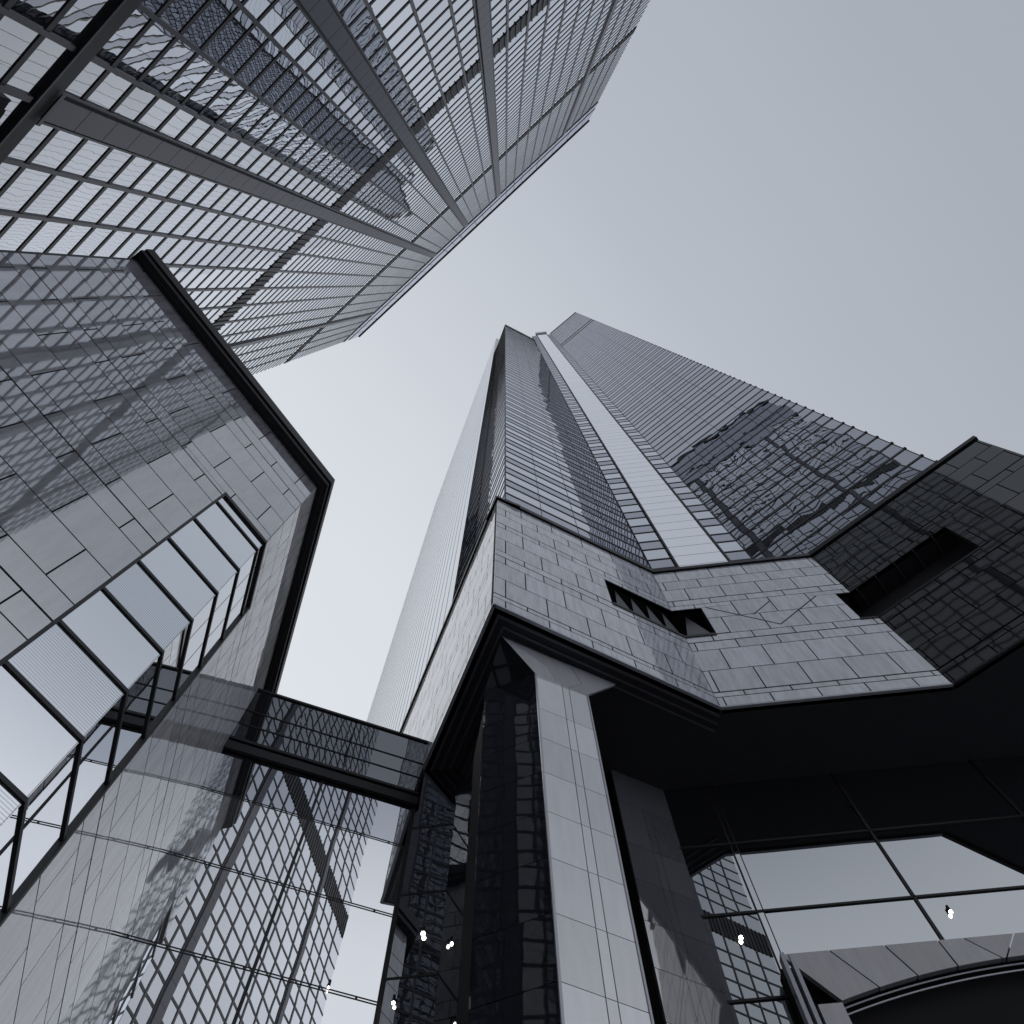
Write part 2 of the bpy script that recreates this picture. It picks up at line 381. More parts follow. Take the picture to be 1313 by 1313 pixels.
for b0, b1 in bands:
    m = MB()
    if b0 < 40:
        PA.box(m, SA0, SA1, b0, b1, -.1, .10)
        br = m.build('plant_band', 'black_metal', tA)
        m = MB(); PA.box(m, SA0, SA1, b0+.02, b0+.12, .10, .13); m.build('band_trim', 'grey_metal', br)
    else:
        PA.box(m, SA0, SA1, b0, b1, -.1, .02); br = m.build('plant_band', 'black_metal', tA)
        m = MB(); n = int((SA1-SA0)/.62)
        for k in range(n):
            a = SA0+.3+k*.62; PA.box(m, a, a+.10, b0, b1, .02, .12)
        m.build('louvre_blades', 'dark_metal', br)
m = MB(); PA.box(m, SA0, SA1, 181.0, TOPA, -.1, .03); par = m.build('parapet', 'spandrel_glass', tA)
m = MB()
for z in (180.6, 187.0): PA.box(m, SA0, SA1, z, z+.4, .03, .12)
PA.box(m, SA0-.1, SA1+.1, TOPA, TOPA+.9, -1.2, .25)
m.build('parapet_rail', 'dark_metal', par)
# notched corners: narrow side panels set back behind the front
m = MB()
for sg, s in ((-1, SA0), (1, SA1)):
    for a, d, z in ((.9, -.9, 176.0),):
        lo, hi = sorted((s, s+sg*a)); PA.box(m, lo, hi, GROUND, z, -30, d)
m.build('corner_panel', 'panel', tA)

# ================================================================== STONE BUILDING (left)
HL = 34.0; AZL2 = 110.0
CL = plan_at(405, 625, HL)
L1 = Wall(CL, 57.0); L2 = Wall(CL, AZL2)
tL = thing('stone_building', 'polished granite building on the left with glazed corner strip and black roof edge', 'building', (CL.x, CL.y, GROUND))
S0L = -12.35                                     # left end of the front, along L1
far = 40.0
# core
m = MB(); k1 = Vector(L1.pt(S0L, 0, -.06)); kc = isect(Wall(L1.pt(0, 0, -.06), 57.0), Wall(L2.pt(0, 0, -.06), AZL2)); k2 = Vector(L2.pt(far, 0, -.06))
m.prism([k1, kc, k2, k2+Vector((-30, -6, 0)), k1+Vector((-16, 14, 0))][::-1], GROUND, HL+.3); m.build('core', 'joint', tL)
rows = []
for bz in (-5.64, -.38, 4.88, 10.14, 15.4, 20.66, 25.92, 31.18):
    rows += [bz, bz+.9, bz+2.65, bz+4.35]
rows = [GROUND]+[r for r in rows if GROUND+.3 < r < 33.9]+[HL]
strong = (15.4, 20.66, 25.92, 31.18)
WZ = 26.25                                       # head of the corner glazing
WS1, WS2 = -2.25, 1.75                            # its reach along L1 (negative) and L2
WS2 = L2.hit(250, 865)[0]
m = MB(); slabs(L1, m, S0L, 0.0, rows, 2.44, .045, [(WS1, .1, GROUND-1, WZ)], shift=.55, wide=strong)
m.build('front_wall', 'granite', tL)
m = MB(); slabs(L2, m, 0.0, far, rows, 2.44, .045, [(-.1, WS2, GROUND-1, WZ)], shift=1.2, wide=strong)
m.build('side_wall', 'granite_side', tL)
m = MB(); L1.box(m, S0L-.12, S0L, GROUND, HL, -.3, .02); m.build('end_trim', 'grey_metal', tL)
# roof fascia, hanging 0.9 m out, with a thin pale lip
OV = .52
p_in = [Vector(L1.pt(S0L-.2, 0)), CL, Vector(L2.pt(far, 0))]
def ring(o):
    a = Vector(L1.pt(S0L-.2, 0, o)); c = isect(Wall(L1.pt(0, 0, o), 57.0), Wall(L2.pt(0, 0, o), AZL2)); e_ = Vector(L2.pt(far, 0, o)); return a, c, e_
a0, c0, e0 = ring(-.4); a1, c1, e1 = ring(OV)
m = MB(); m.prism([a0, c0, e0, e1, c1, a1], HL, HL+1.0); fa = m.build('roof_fascia', 'black_metal', tL)
a2, c2, e2 = ring(OV-.24); a3, c3, e3 = ring(OV-.21)
m = MB(); m.prism([a2, c2, e2, e3, c3, a3], HL-.03, HL); m.build('fascia_lip', 'grey_metal', fa)
a2, c2, e2 = ring(OV+.0); a3, c3, e3 = ring(OV+.10)
m = MB(); m.prism([a2, c2, e2, e3, c3, a3], HL+.35, HL+1.05); m.build('gutter', 'black_metal', fa)
# corner glazing
wz = [WZ-.1, 25.4, 23.42, 21.45, 19.5, 17.58, 15.64, 13.7, 11.75, 9.8, 7.85, 5.9, 3.95, 2.0, .05, GROUND]
cg = None
for k in range(len(wz)-1):
    t_, b_ = wz[k], wz[k+1]
    ribbed = k in (4, 6, 8, 10, 12)
    m = MB(); L1.quad(m, WS1, -.0, b_, t_, -.03); m.build('front_pane', 'ribbed_glass' if ribbed else 'window_glass', tL)
    m = MB(); L2.quad(m, 0.0, WS2, b_, t_, -.03); m.build('side_pane', 'window_glass', tL)
fr = MB()
for z in wz[1:]:
    L1.box(fr, WS1, .02, z-.055, z+.055, -.04, .02); L2.box(fr, .0, WS2, z-.055, z+.055, -.04, .02)
L1.box(fr, WS1, .06, WZ-.14, WZ+.05, -.04, .06); L2.box(fr, .0, WS2+.1, WZ-.14, WZ+.05, -.04, .06)
L1.box(fr, WS1-.07, WS1+.03, GROUND, WZ+.05, -.04, .06); L2.box(fr, WS2-.03, WS2+.08, GROUND, WZ+.05, -.04, .06)
fr.build('window_frame', 'dark_metal', tL)

CN = Vector((-math.sin(R_(22)), math.cos(R_(22)), 0))*22.45
CW0 = Wall(CN, 22.0); Jp = isect(CW0, L2); CW = Wall(Jp, 22.0)
ce = CW.hit(507, 1180)[0]

# ================================================================== STEPPED TOWER (centre and right)
Q_ = 0.921; K = 33.0*Q_; PT = 51.4*Q_
C1 = plan_at(633, 775, K); C2 = plan_at(925, 908, K); C3 = plan_at(1222, 878, K)
def wall2(p, q):
    return Wall(p, math.degrees(math.atan2(q.y-p.y, q.x-p.x)))
F1 = wall2(C1, C2); F2 = wall2(C2, C3); F3 = Wall(C3, -38.0); FL = Wall(C1, 113.5)
l1, l2 = (C2-C1).length, (C3-C2).length
l3 = F3.hit(1248, 562)[0]
lL = 95.0
tB = thing('stepped_tower', 'tall banded glass tower on a granite podium carried by a corner column', 'skyscraper', (C1.x, C1.y, GROUND))
E3 = Vector(F3.pt(l3, 0)); EL = Vector(FL.pt(lL, 0))
def inset(o):
    f1, f2, f3, fl = (Wall(f.pt(0, 0, -o), math.degrees(math.atan2(f.d.y, f.d.x))) for f in (F1, F2, F3, FL))
    return [Vector(FL.pt(lL, 0, -o)), isect(fl, f1), isect(f1, f2), isect(f2, f3), Vector(F3.pt(l3, 0, -o))]
ip = inset(1.6)
m = MB(); m.prism([ip[4]+Vector((.0, 0, 0)), Vector((90, 110, 0)), Vector((-20, 130, 0)), ip[0], ip[1], ip[2], ip[3]], K+.2, PT-.3); m.build('podium_core', 'body', tB)
rows1 = [q*Q_ for q in (33.05, 34.0, 34.45, 36.72, 39.05, 40.05, 40.9, 43.12, 45.3, 46.1, 48.0, 49.44, 51.2)]
wide1 = tuple(q*Q_ for q in (34.45, 40.05, 46.1))
RZ0, RZ1 = 41.0*Q_, 44.75*Q_                            # the ribbon window
r1 = F1.hit(775, 742)[0]
r2a = F2.hit(918, 812)[0]; r2b = F2.hit(1072, 762)[0]
r3 = F3.hit(1258, 702)[0]
for nm, f, a, bnd, holes, mt, sh in (('podium_front', F1, l1, rows1, [(r1, 99, RZ0, RZ1)], 'granite_podium', .6),
                             ('podium_centre', F2, l2, rows1, [(-1, r2a, RZ0, RZ1), (r2b, 99, RZ0, RZ1)], 'granite_podium', .3),
                             ('podium_wing', F3, l3, rows1, [(-1, r3, RZ0, RZ1)], 'granite_shaded', .2),
                             ('podium_side', FL, lL, rows1, [], 'granite_side', 1.2)):
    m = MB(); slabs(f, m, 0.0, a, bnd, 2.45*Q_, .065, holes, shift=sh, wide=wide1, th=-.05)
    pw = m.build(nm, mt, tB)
    m = MB()
    rs = [(.12 if f is FL else 0, a, K, PT)]
    for h in holes: rs = cut(rs, h)
    for (x0, x1, z0, z1) in rs: f.box(m, x0, x1, z0, z1, -.3, -.06)
    m.build('slab_backing', 'joint', pw)
    m = MB(); f.box(m, -.1 if f is not F2 else 0, a+.1, PT-.12, PT+.25, -1.6, .14); m.build('podium_coping', 'dark_metal', tB)
    m = MB(); f.box(m, 0, a, K-.02, K+.10, -.1, .05); m.build('drip_edge', 'pale_metal' if mt != 'granite_shaded' else 'dark_metal', pw)
# ribbon window: dark glass set back behind slanting triangles that imitate reflections
m = MB()
F1.box(m, r1-.3, l1+.3, RZ0, RZ1, -1.9, -1.5); F2.box(m, -.6, r2a+.2, RZ0, RZ1, -1.9, -1.5)
rw = m.build('ribbon_window', 'spandrel_glass', tB)
m = MB(); F1.box(m, r1-.2, l1, RZ1, RZ1+.05, -1.6, -.05); F2.box(m, 0, r2a+.1, RZ1, RZ1+.05, -1.6, -.05)
F1.box(m, r1-.06, r1, RZ0, RZ1, -1.6, -.02); m.build('ribbon_head', 'black_metal', rw)
m = MB(); F1.box(m, r1, l1, RZ0-.22, RZ0, -1.6, .06); F2.box(m, 0, r2a, RZ0-.22, RZ0, -1.6, .06); m.build('ribbon_sill', 'dark_metal', rw)
n = 4
# added grey triangles imitating the dividers' reflections, leaning out to the sill
m = MB(); xs_ = [r1+.35]+[r1+.35+(l1-r1-.35)*k/n for k in range(1, n+1)]
for k in range(len(xs_)-1):
    a, c = xs_[k]+.02, xs_[k+1]-.02
    q = [F1.pt(a, RZ0, -.10), F1.pt(c, RZ0, -.10), F1.pt((a+c)/2, RZ1-.1, -.35)]
    m.poly(q[::-1] if F1.flip else q)
a, c = .15, r2a-.05
q = [F2.pt(a, RZ0, -.15), F2.pt(c, RZ0, -.15), F2.pt(c-.9, RZ1, -.5)]
m.poly(q[::-1] if F2.flip else q)
m.build('ribbon_reflection', 'panel', rw)
# stone lozenge between the two ribbon windows, a shallow carved pyramid
x0, x1 = r2a, r2b; xm = F2.hit(1001, 800)[0]
m = MB()
for a, c in (((x0+.3, RZ1-.05), (xm, RZ0+.3)), ((xm, RZ0+.3), (x1-1.2, RZ1-.05)), ((xm-1.0, RZ0+1.9), (xm+.4, RZ1-.1))):
    d_ = Vector((c[0]-a[0], c[1]-a[1])); d_.normalize(); nx = Vector((-d_.y, d_.x))*.032
    F2.prism(m, [(a[0]+nx.x, a[1]+nx.y), (c[0]+nx.x, c[1]+nx.y), (c[0]-nx.x, c[1]-nx.y), (a[0]-nx.x, a[1]-nx.y)], .0, .012)
m.build('carved_lines', 'joint', tB)
# dark loggia on the wing
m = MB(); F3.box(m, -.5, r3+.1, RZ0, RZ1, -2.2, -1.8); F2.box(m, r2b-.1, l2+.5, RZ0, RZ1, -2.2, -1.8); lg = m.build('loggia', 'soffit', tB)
m = MB(); F3.box(m, 0, r3, RZ1, RZ1+.05, -1.9, -.05); F2.box(m, r2b, l2, RZ1, RZ1+.05, -1.9, -.05); m.build('loggia_ceiling', 'soffit', lg)
m = MB()
for k in range(5):
    s = r3*(k+.3)/5; F3.box(m, s, s+.08, RZ1-.12, RZ1, -1.8, -.06)
m.build('loggia_ribs', 'soffit_trim', lg)
m = MB(); F2.box(m, r2b-.1, l2, RZ0-.15, RZ0, -1.8, .05); F3.box(m, 0, r3, RZ0-.15, RZ0, -1.8, .03); m.build('loggia_sill', 'black_metal', lg)

# soffit under the podium with stepped mouldings near its edge
s0 = inset(.04)
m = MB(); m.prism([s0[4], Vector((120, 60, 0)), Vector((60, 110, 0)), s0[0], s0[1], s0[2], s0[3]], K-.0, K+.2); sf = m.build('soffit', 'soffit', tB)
for o in (.35, .75, 1.15):
    i0, i1 = inset(o), inset(o+.10)
    m = MB()
    for k in (0, 1):
        m.hexa([(*p.xy, z) for p, z in ((i0[k], K-.09), (i0[k+1], K-.09), (i0[k+1], K), (i0[k], K))]+[(*p.xy, z) for p, z in ((i1[k], K-.09), (i1[k+1], K-.09), (i1[k+1], K), (i1[k], K))])
    m.build('soffit_moulding', 'soffit_trim', sf)

# upper tower faces
LAM = 1.115                                 # the shaft stands back from the podium edge
T1p = Vector(F1.pt(F1.hit(647.2, 640)[0], 0, 0))*LAM
Tf = Wall(T1p, math.degrees(math.atan2(F1.d.y, F1.d.x)))
T2c = C2*0+Vector(F1.pt(F1.hit(835.5, 728.5)[0], 0, 0))*LAM
Tf = wall2(T1p, T2c)
Tc = Wall(T2c, math.degrees(math.atan2(F2.d.y, F2.d.x)))
lf = (T2c-T1p).length
tc1 = Tc.hit(960, 711)[0]; T3c = Vector(Tc.pt(tc1, 0))
Tw = Wall(T3c, -38.0); lw = Tw.hit(1195, 590)[0]
Ts = Wall(T1p, 112.5); Ts2 = Wall(Ts.pt(0, 0, 1.1), 112.5); sb = Ts2.hit(583, 752)[0]; se = Ts2.hit(482, 887)[0]
ZF, ZS, ZW, ZL = [q*LAM*Q_ for q in (292.0, 322.0, 316.0, 322.0)]
m = MB(); T4 = Vector(Tw.pt(lw, 0)); TE = Vector(Ts.pt(se, 0))
bk = [Vector((70, 80, 0)), Vector((10, 120, 0))]
def tin(o):
    ts, tf, tcx_, tw = (Wall(f.pt(0, 0, -o), math.degrees(math.atan2(f.d.y, f.d.x))) for f in (Ts, Tf, Tc, Tw))
    return [Vector(Ts.pt(se-.05, 0, -o)), isect(ts, tf), isect(tf, tcx_), isect(tcx_, tw), Vector(Tw.pt(lw-.05, 0, -o))]
ti = tin(.35)
m.prism([ti[2], ti[3], ti[4], Vector((45, 60, 0)), Vector((15, 70, 0))], PT, ZW-1); m.build('tower_core', 'body', tB)
m = MB(); m.prism([ti[1], ti[2], Vector((15, 70, 0)), ti[0]], PT, ZF-1); m.build('tower_core', 'body', tB)
FH = 4.18*LAM*Q_; fl = []; z = (PT+.9)*LAM-FH
while z < ZW:
    fl.append((z, z+.45*FH)); z += FH
def facade(nm, f, a0, a1, ztop, cols, dz=.13, prj=-.005, mat='tower_glass', mat2='spandrel_glass', low=PT+.1):
    g1, g2, tr = MB(), MB(), MB()
    xs = [a0+(a1-a0)*k/cols for k in range(cols+1)]
    for (z0, z1) in fl:
        if z0 > ztop-3: break
        for k in range(cols):
            g1.m = 1; f.quad(g1, xs[k], xs[k+1], z0, min(z1, ztop), -.04)
            g1.m = 0; f.quad(g1, xs[k], xs[k+1], z1, min(z0+FH, ztop), -.04)
        for zz_ in (z0, z1):
            if zz_ < ztop-.4: f.box(tr, a0, a1, zz_-dz, zz_+dz, -.1, prj)
    p = g1.build(nm, [mat, mat2], tB)
    for k in range(cols+1):
        a, c = (xs[k]-.014, xs[k]+.014) if 0 < k < cols else ((xs[k], xs[k]+.03) if k == 0 else (xs[k]-.03, xs[k]))
        f.box(tr, a, c, fl[0][0], ztop-.5, -.1, -.018)
    tr.build('facade_grid', 'dark_metal', p)
    return p
pf = facade('front_facade', Tf, 0, lf, ZF-6, 4)
m = MB(); Tf.box(m, 0, lf, ZF-6, ZF, -.3, .12); m.build('roof_screen', 'dark_metal', pf)
pw_ = facade('wing_facade', Tw, .0, lw, ZW-1.5, 4, mat='wing_glass', mat2='wing_spandrel')
m = MB(); Tw.box(m, -.1, lw+.1, ZW-1.5, ZW, -.6, .12); m.build('roof_rail', 'grey_metal', pw_)
m = MB()
for zz_ in (ZW-62, ZW-68): Tw.box(m, 0, lw, zz_, zz_+1.6, -.1, .14)
m.build('service_band', 'pale_metal', pw_)
m = MB()
for (z0, z1) in fl:
    for q_ in (z0, z1):
        if q_ < 190: Tw.box(m, lw, lw+.12, q_-.12, q_+.12, -.1, .06)
Tw.box(m, lw, lw+.08, PT, ZW, -.4, -.1)
m.build('edge_fin', 'dark_metal', pw_)
ps = facade('side_facade', Ts, 0, sb, ZF-6, 2)
m = MB(); Ts.box(m, 0, sb, ZF-6, ZF, -.3, .12); m.build('roof_screen', 'dark_metal', ps)
# pale ribbed cladding further along the side
m = MB(); s = sb
while s < se-.1:
    e_ = min(s+2.1, se); Ts2.quad(m, s, e_, PT-18.3, ZL, 0); s += 2.1
pc = m.build('side_cladding', 'pale_panel', tB)
m = MB(); Ts2.box(m, sb+.02, se-.02, PT-18.3, ZL-.1, -1.4, -.03); m.build('cladding_return', 'granite_shaded', pc)
s = sb+2.1
while s < se-.1:
    m = MB(); Ts2.box(m, s-.03, s+.03, PT-18.3, ZL, -.03, .015); m.build('cladding_rib', 'grey_metal', pc); s += 2.1
# centre strip of pale glass between two ladders of windows
s_l = Tc.hit(867, 726)[0]; s_r = Tc.hit(935, 718)[0]
m = MB(); z = PT+.1
while z < ZS-2: Tc.quad(m, s_l+.14, s_r-.14, z+.03, z+2.06, .05); z += 2.09
st = m.build('centre_strip', 'strip_glass', tB)
m = MB(); Tc.box(m, s_l+.14, s_r-.14, PT+.1, ZS-2, -.3, .03); m.build('strip_joints', 'grey_metal', st)
m = MB(); Tc.box(m, s_l, s_l+.14, PT+.1, ZS, -.3, .16); Tc.box(m, s_r-.14, s_r, PT+.1, ZS, -.3, .16); m.build('strip_edge', 'dark_metal', st)
m = MB(); Tc.box(m, s_l-.3, s_r+.3, ZS-4, ZS+2, -2.2, .5); m.build('strip_cap', 'pale_metal', st)
for a0_, a1_ in ((0, s_l), (s_r, tc1)):
    facade('ladder_windows', Tc, a0_, a1_, ZW-8, 1, dz=.10, prj=.0)

# ---- under the podium: corner column, lobby glass, arch
apex = plan_at(643, 815, K)
Cr = Wall(apex, 26.8)
sM, zM = Cr.hit(703.5, 1090); sR, _ = Cr.hit(795, 1100)
zt = Cr.hit(687, 862)[1]; sRt, zRt = Cr.hit(790, 878)
Mv = Vector(Cr.pt(sM, 0)); Rv = Vector(Cr.pt(sR, 0))
Cl = Wall(Mv, 159.0); sLv = Cl.hit(611, 1090)[0]
Lv = Vector(Cl.pt(sLv, 0))
colm = None
m = MB(); ztc = zt-.1
zrows = [27.9+2.13*k-2.13*14 for k in range(15)]
zrows = [GROUND]+[q for q in [Cr.hit(*p)[1] for p in ((691.3, 907.6), (694.7, 945.3), (698.8, 990), (703.3, 1040.6), (706.7, 1099.5), (713, 1171), (717.5, 1258))]][::-1]
d0 = zrows[1]-zrows[2] if len(zrows) > 2 else 2
low = zrows[1]; step = (zrows[-1]-zrows[1])/(len(zrows)-2)
zrows = [GROUND]+sorted([low-step*k for k in range(1, 12) if low-step*k > GROUND+.4])+zrows[1:]+[ztc]
for k in range(len(zrows)-1):
    a, c = zrows[k]+.012, zrows[k+1]-.012
    w3 = sR-sM
    for x0, x1 in ((sM, sM+w3*.50), (sM+w3*.5+.02, sM+w3*.64-.02), (sM+w3*.64, sR)):
        Cr.box(m, x0+.006, x1-.006, a, c, -.12, 0)
# flared head, flush with the shaft
s_mid = (sM+sR)/2
Cr.prism(m, [(sM, ztc), (sM+1.0, ztc), (sM+.6, zt+1.0), (.0, K), (.0, K)][:4], -.12, 0)
Cr.prism(m, [(sM+1.03, ztc), (sR-.9, ztc), (sR-.2, zt+.7), (sM+1.8, K-.02), (.05, K-.02), (sM+.62, zt+1.05)], -.12, -.01)
Cr.prism(m, [(sR-.87, ztc), (sR, ztc), (sRt, K-.02), (sM+1.83, K-.02), (sR-.17, zt+.7)], -.12, 0)
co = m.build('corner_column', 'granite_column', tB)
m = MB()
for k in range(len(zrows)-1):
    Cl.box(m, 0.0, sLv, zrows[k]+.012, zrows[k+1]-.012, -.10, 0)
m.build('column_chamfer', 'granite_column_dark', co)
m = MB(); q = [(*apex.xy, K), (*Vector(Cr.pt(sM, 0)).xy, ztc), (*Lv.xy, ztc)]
m.poly(q); m.poly([(*apex.xy, K), (*Lv.xy, ztc), (*Vector(Wall(apex, 113.5).pt(2.6, 0)).xy, K)]); m.build('column_stop', 'granite_shaded', co)
m = MB(); inn = Vector((.15, .25, 0))
m.prism([Mv+Vector((.0, .14, 0)), Vector(Cr.pt(sR, 0, -.13)), Vector(Cr.pt(sR, 0, -2.4)), Lv+Vector((-.6, 3.2, 0)), Lv+Vector((.1, .1, 0))], GROUND, ztc); m.build('column_core', 'joint', co)
m = MB(); Cr.box(m, sM-.02, sM+.06, GROUND, ztc, -.03, .03); Cr.box(m, sR-.05, sR+.02, GROUND, ztc, -.03, .03); m.build('column_bead', 'pale_metal', co)

Gp = Vector((math.sin(R_(4.6))*26.35*Q_, math.cos(R_(4.6))*26.35*Q_, 0))
G = Wall(Gp, 175.4-180)
gs = lambda u, v: G.hit(u, v)[0]
gx0, gxs, gx1 = gs(500, 1313)-.3, gs(565, 1220), 46.0
pl = gs(893, 1150); jam = gs(951, 1110); mu = gs(1167, 1143)
zt_ = [Q_*(20.9-3.95*k) for k in range(5, -1, -1)]+[24.8*Q_, 28.75*Q_, K]
m = MB()
Gs = Wall(CW.pt(ce+.1, 0, .05), 175.0-180); gx0, gxs = -.1, Gs.hit(565, 1220)[0]
for k in range(len(zt_)-1): Gs.quad(m, gx0, gxs, zt_[k], zt_[k+1], 0)
sl_ = m.build('side_lobby_glass', 'lobby_glass', tB)
m = MB()
for z in zt_[:-1]: Gs.box(m, gx0, gxs, z-.04, z+.04, -.05, .02)
m.build('side_lobby_bar', 'dark_metal', sl_)
m = MB()
for x0, x1 in ((pl-.6, jam), (jam, mu), (mu, mu+6.6), (mu+6.6, mu+13.2), (mu+13.2, gx1)):
    for k in range(len(zt_)-1): G.quad(m, x0, x1, zt_[k], zt_[k+1], 0)
lb = m.build('lobby_glass', 'lobby_glass', tB)
m = MB()
for z in zt_[:-1]: G.box(m, pl-.6, gx1, z-.05, z+.05, -.05, .06)
for x in (mu, mu+6.6, mu+13.2): G.box(m, x-.06, x+.06, GROUND, K, -.05, .06)
m.build('lobby_glazing_bar', 'black_metal', lb)
m = MB(); G.box(m, jam-.10, jam+.10, GROUND, K, -.05, .03); m.build('lobby_jamb', 'lobby_glass', lb)
m = MB(); G.box(m, jam-.16, jam-.10, GROUND, K, -.05, .04); G.box(m, jam+.10, jam+.14, GROUND, K, -.05, .04); m.build('jamb_edge', 'dark_metal', lb)
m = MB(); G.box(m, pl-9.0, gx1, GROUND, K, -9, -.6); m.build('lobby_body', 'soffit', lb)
# side wall of the stair core and pier behind the column: polished stone
Sw = Wall(Vector(Gs.pt(gxs, 0)), 113.5)
m = MB()
for k in range(len(zrows)-1):
    Sw.box(m, -.02, -3.9, zrows[k]+.012, zrows[k+1]-.012, -.1, 0)
Sw.box(m, 0, -3.9, ztc, K, -.1, 0)
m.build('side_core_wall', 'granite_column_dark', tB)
pR = Vector(G.pt(gs(893, 1150), 0))
P2 = Wall(pR, 26.8); p2l = P2.hit(815, 1130)[0]
m = MB(); wd = -p2l
for k in range(len(zrows)-1):
    for x0, x1 in ((p2l, p2l+wd*.44), (p2l+wd*.44, p2l+wd*.56), (p2l+wd*.56, 0)):
        P2.box(m, x0+.008, x1-.008, zrows[k]+.012, zrows[k+1]-.012, -.1, 0)
P2.box(m, p2l, 0, ztc, K, -.1, 0)
p2 = m.build('inner_pier', 'granite_pier', tB)
m = MB(); P2.box(m, p2l, 0, GROUND, K, -1.6, -.11); m.build('pier_core', 'joint', p2)
# arch: stone fascia with an elliptical opening, radiating joints and two bright rims
Ar = Wall(Vector(G.pt(0, 0, .9)), 175.4-180)
ax0, az1 = Ar.hit(1000, 1224)
ap = [Ar.hit(*p) for p in ((1079, 1283), (1100, 1272), (1128, 1262), (1176, 1249), (1230, 1239), (1286, 1230))]
cxA = ap[-1][0]+2.2; zA = ap[-1][1]+.12; rA = cxA-ap[0][0]
hA = 3.2
def arch_z(x, r, h, zt): 
    t = min(1.0, abs(x-cxA)/r); return zt-h*(1-math.sqrt(max(0, 1-t**2.3)))
ax1 = 2*cxA-ax0
archr = [cxA-rA+2*rA*k/40 for k in range(41)]
drop = zA-ap[0][1]
def az_(x):
    t = abs(x-cxA)/rA; return zA-drop*(t**2.1) if t < 1 else zA-drop
m = MB()
xsj = [ax0, Ar.hit(1020, 1260)[0], Ar.hit(1063, 1219)[0], Ar.hit(1133.6, 1212)[0], Ar.hit(1202, 1205)[0], Ar.hit(1235, 1203)[0], Ar.hit(1300, 1197)[0]]
xsb = [ax0, Ar.hit(1020, 1260)[0], Ar.hit(1125, 1261)[0]*1.0, Ar.hit(1176, 1249)[0], Ar.hit(1229, 1239)[0], Ar.hit(1286, 1229)[0], Ar.hit(1290, 1228)[0]]
tops = [ax0]+xsj[2:]+[2*cxA-q for q in xsj[2:-1][::-1]]+[ax1]
bots = [ap[0][0]]+xsb[2:-1]+[xsb[-2]+.15]+[2*cxA-q for q in xsb[2:-1][::-1]]+[2*cxA-ap[0][0]]
n = min(len(tops), len(bots)); bots = bots[:n]; tops = tops[:n]
for k in range(n-1):
    if bots[k+1]-bots[k] < .02: bots[k+1] = bots[k]+.05
    seg = [bots[k]+(bots[k+1]-bots[k])*q/5 for q in range(6)]
    g_ = .03
    Ar.prism(m, [(tops[k]+g_, az1), (tops[k+1]-g_, az1)]+[(x-(g_ if q == 5 else -g_ if q == 0 else 0), az_(x)) for q, x in list(enumerate(seg))[::-1]], -.2, 0)
zs = az_(ap[0][0])
z = zs-.06
while z > GROUND:
    zb = max(z-2.4, GROUND)
    Ar.box(m, ax0+.55, ap[0][0], zb+.04, z, -.2, 0); Ar.box(m, 2*cxA-ap[0][0], ax1, zb+.04, z, -.2, 0); z -= 2.4
arc = m.build('entrance_arch', 'granite_arch', tB)
m = MB(); Ar.box(m, ax0-.02, ax0+.12, GROUND, az1-.02, -.3, .12); Ar.box(m, ax0+.28, ax0+.42, GROUND, az1-.05, -.3, .05); m.build('arch_edge_strip', 'pale_metal', arc)
for o, r_ in ((.0, .16), (.0, .34)):
    m = MB()
    pts = [ap[0][0]+(2*rA)*q/40 for q in range(41)]
    for q in range(40):
        x0, x1 = pts[q], pts[q+1]
        Ar.prism(m, [(x0, az_(x0)-r_), (x1, az_(x1)-r_), (x1, az_(x1)-r_+.05), (x0, az_(x0)-r_+.05)], -.17-r_*.3, -.14-r_*.3)
    m.build('arch_rim', 'pale_metal', arc)
m = MB(); Ar.box(m, ax0, ax1, GROUND, az1-.03, -.88, -.62); m.build('arch_dark_sheet', 'joint', arc)  # black sheet standing in for the unlit space inside the arch

# ================================================================== LINK: glass hall front and footbridge
tH = thing('glass_hall_front', 'tall glazed screen wall between the granite building and the tower mirroring a lattice of windows', 'glass wall', (Jp.x, Jp.y, GROUND))
ZR = (CW.hit(257, 1003)[1]+CW.hit(450, 1072)[1])/2; DR = (ZR-(CW.hit(152, 1185)[1]+CW.hit(440, 1288)[1])/2)/2
zr_ = [ZR-DR*k for k in range(0, 8)]; BR = Wall(Vector(CW.pt(0, 0, .20)), 22.0); ZC = BR.hit(430, 990)[1]-.2
vm = CW.hit(360, 1148)[0]
xr = [0, vm, ce] ; xr = [-.05, vm, ce]
for i in range(2):
    zz_ = [ZC]+zr_
    for k in range(len(zz_)-1):
        m = MB(); CW.quad(m, xr[i], xr[i+1], zz_[k+1], zz_[k], 0); m.build('glass_sheet', 'hall_glass_tinted' if k == 0 else 'hall_glass', tH)
for z in zr_:
    m = MB(); CW.box(m, -.05, ce, z-.07, z-.03, -.05, .012); CW.box(m, -.05, ce, z+.03, z+.07, -.05, .012)
    x = .5
    while x < ce: CW.box(m, x, x+.08, z-.06, z+.06, 0, .013); x += 1.24
    m.build('glazing_rail', 'dark_metal', tH)
for x, w_ in ((vm, .06), (ce, .14)):
    m = MB(); CW.box(m, x-w_, x+w_, GROUND, ZC-.3, -.08, .02); m.build('glazing_post', 'dark_metal', tH)
m = MB(); CW.box(m, -.3, ce, GROUND, ZC-.5, -.5, -.3); m.build('hall_body', 'soffit', tH)

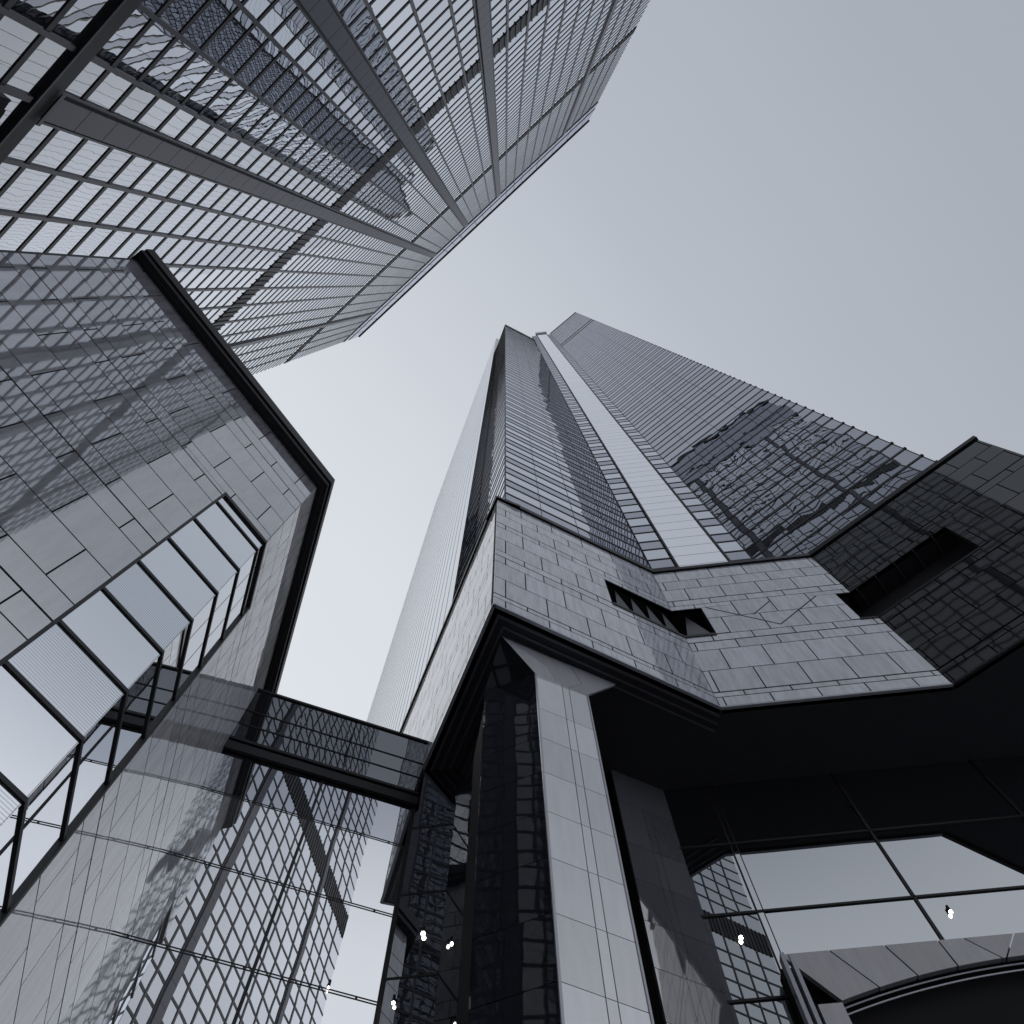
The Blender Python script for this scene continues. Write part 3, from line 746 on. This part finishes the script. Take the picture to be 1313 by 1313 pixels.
BR = Wall(Vector(CW.pt(0, 0, .20)), 22.0)
jb = isect(BR, L2); b0_ = (jb-BR.p0).dot(BR.d)
jb2 = isect(BR, FL); b1_ = (jb2-BR.p0).dot(BR.d)
tK = thing('footbridge', 'dark glazed footbridge crossing high between the granite building and the tower podium', 'footbridge', (jb.x, jb.y, GROUND))
zT = BR.hit(440, 920)[1]
zG = BR.hit(430, 990)[1]
m = MB(); q = []
h_ = [zT, zT-1.7, zT-2.75, zG+.32]
for k in range(3):
    x = b0_
    while x < b1_-.05:
        e_ = min(x+2.6, b1_); BR.quad(m, x, e_, h_[k+1], h_[k], 0); x = e_
m.build('parapet_glass', 'bridge_glass', tK)
m = MB(); BR.box(m, b0_, b1_, zT, zT+.14, -.25, .08); m.build('handrail', 'dark_metal', tK)
m = MB()
for z in h_[1:3]: BR.box(m, b0_, b1_, z-.03, z+.03, -.04, .03)
m.build('parapet_rail', 'black_metal', tK)
m = MB(); BR.box(m, b0_, b1_, zG+.16, zG+.32, -.12, .03); BR.box(m, b0_, b1_, zG-.5, zG-.02, -.15, .02); m.build('edge_beam', 'black_metal', tK)
m = MB(); BR.box(m, b0_, b1_, zG-.02, zG+.16, -.14, -.10); m.build('light_slot', 'panel', tK)
m = MB(); BR.box(m, b0_, b1_, zG+.2, zT-.05, -3.0, -.3); m.build('deck_body', 'soffit', tK)

# ================================================================== lamps hung in front of the lobby glass
def lamp(u, v, wall, out_, label, r=.11):
    s, z = wall.hit(u, v)
    p = Vector(wall.pt(s, z, out_))
    t = thing('globe_lamp', label, 'lamp', tuple(p), 'small lit globe lamps around the lobby')
    m = MB(); N, Q = 14, 9
    for i in range(Q):
        for j in range(N):
            def sp(i, j):
                th = math.pi*i/Q; ph = 2*math.pi*j/N
                return (p.x+r*math.sin(th)*math.cos(ph), p.y+r*math.sin(th)*math.sin(ph), p.z+r*math.cos(th))
            m.poly([sp(i, j), sp(i+1, j), sp(i+1, j+1), sp(i, j+1)])
    m.build('bulb', 'lamp_glow', t, True)
    m = MB(); m.prism([(p.x+.05*math.cos(a), p.y+.05*math.sin(a)) for a in [2*math.pi*k/10 for k in range(10)]], p.z+r*.8, p.z+r+.22); m.build('lamp_holder', 'dark_metal', t)
    m = MB(); d = wall.n*-out_
    a = Vector((p.x, p.y, p.z+r+.2)); b_ = a+d*.98
    sd_ = wall.d*.025
    m.hexa([a-sd_-Vector((0, 0, .025)), a+sd_-Vector((0, 0, .025)), a+sd_+Vector((0, 0, .025)), a-sd_+Vector((0, 0, .025)), b_-sd_-Vector((0, 0, .025)), b_+sd_-Vector((0, 0, .025)), b_+sd_+Vector((0, 0, .025)), b_-sd_+Vector((0, 0, .025))])
    m.build('lamp_arm', 'dark_metal', t)
lamp(543, 1200, Gs, .10, 'bright globe lamp on the dark glass between the hall screen and the column', .075)
lamp(950, 1205, G, .10, 'bright globe lamp on the gridded glass beside the inner pier', .075)
lamp(1219, 1172, G, .10, 'globe lamp on the pale glass above the entrance arch', .065)
lamp(505, 1289, Gs, .10, 'dimmer small globe lamp low down beside the hall end post', .05)
lamp(420, 1269, CW, .1, 'tiny globe lamp on the pale sky reflection of the hall screen', .035)
for o in list(bpy.data.objects):
    if '_loc' in o: del o['_loc']
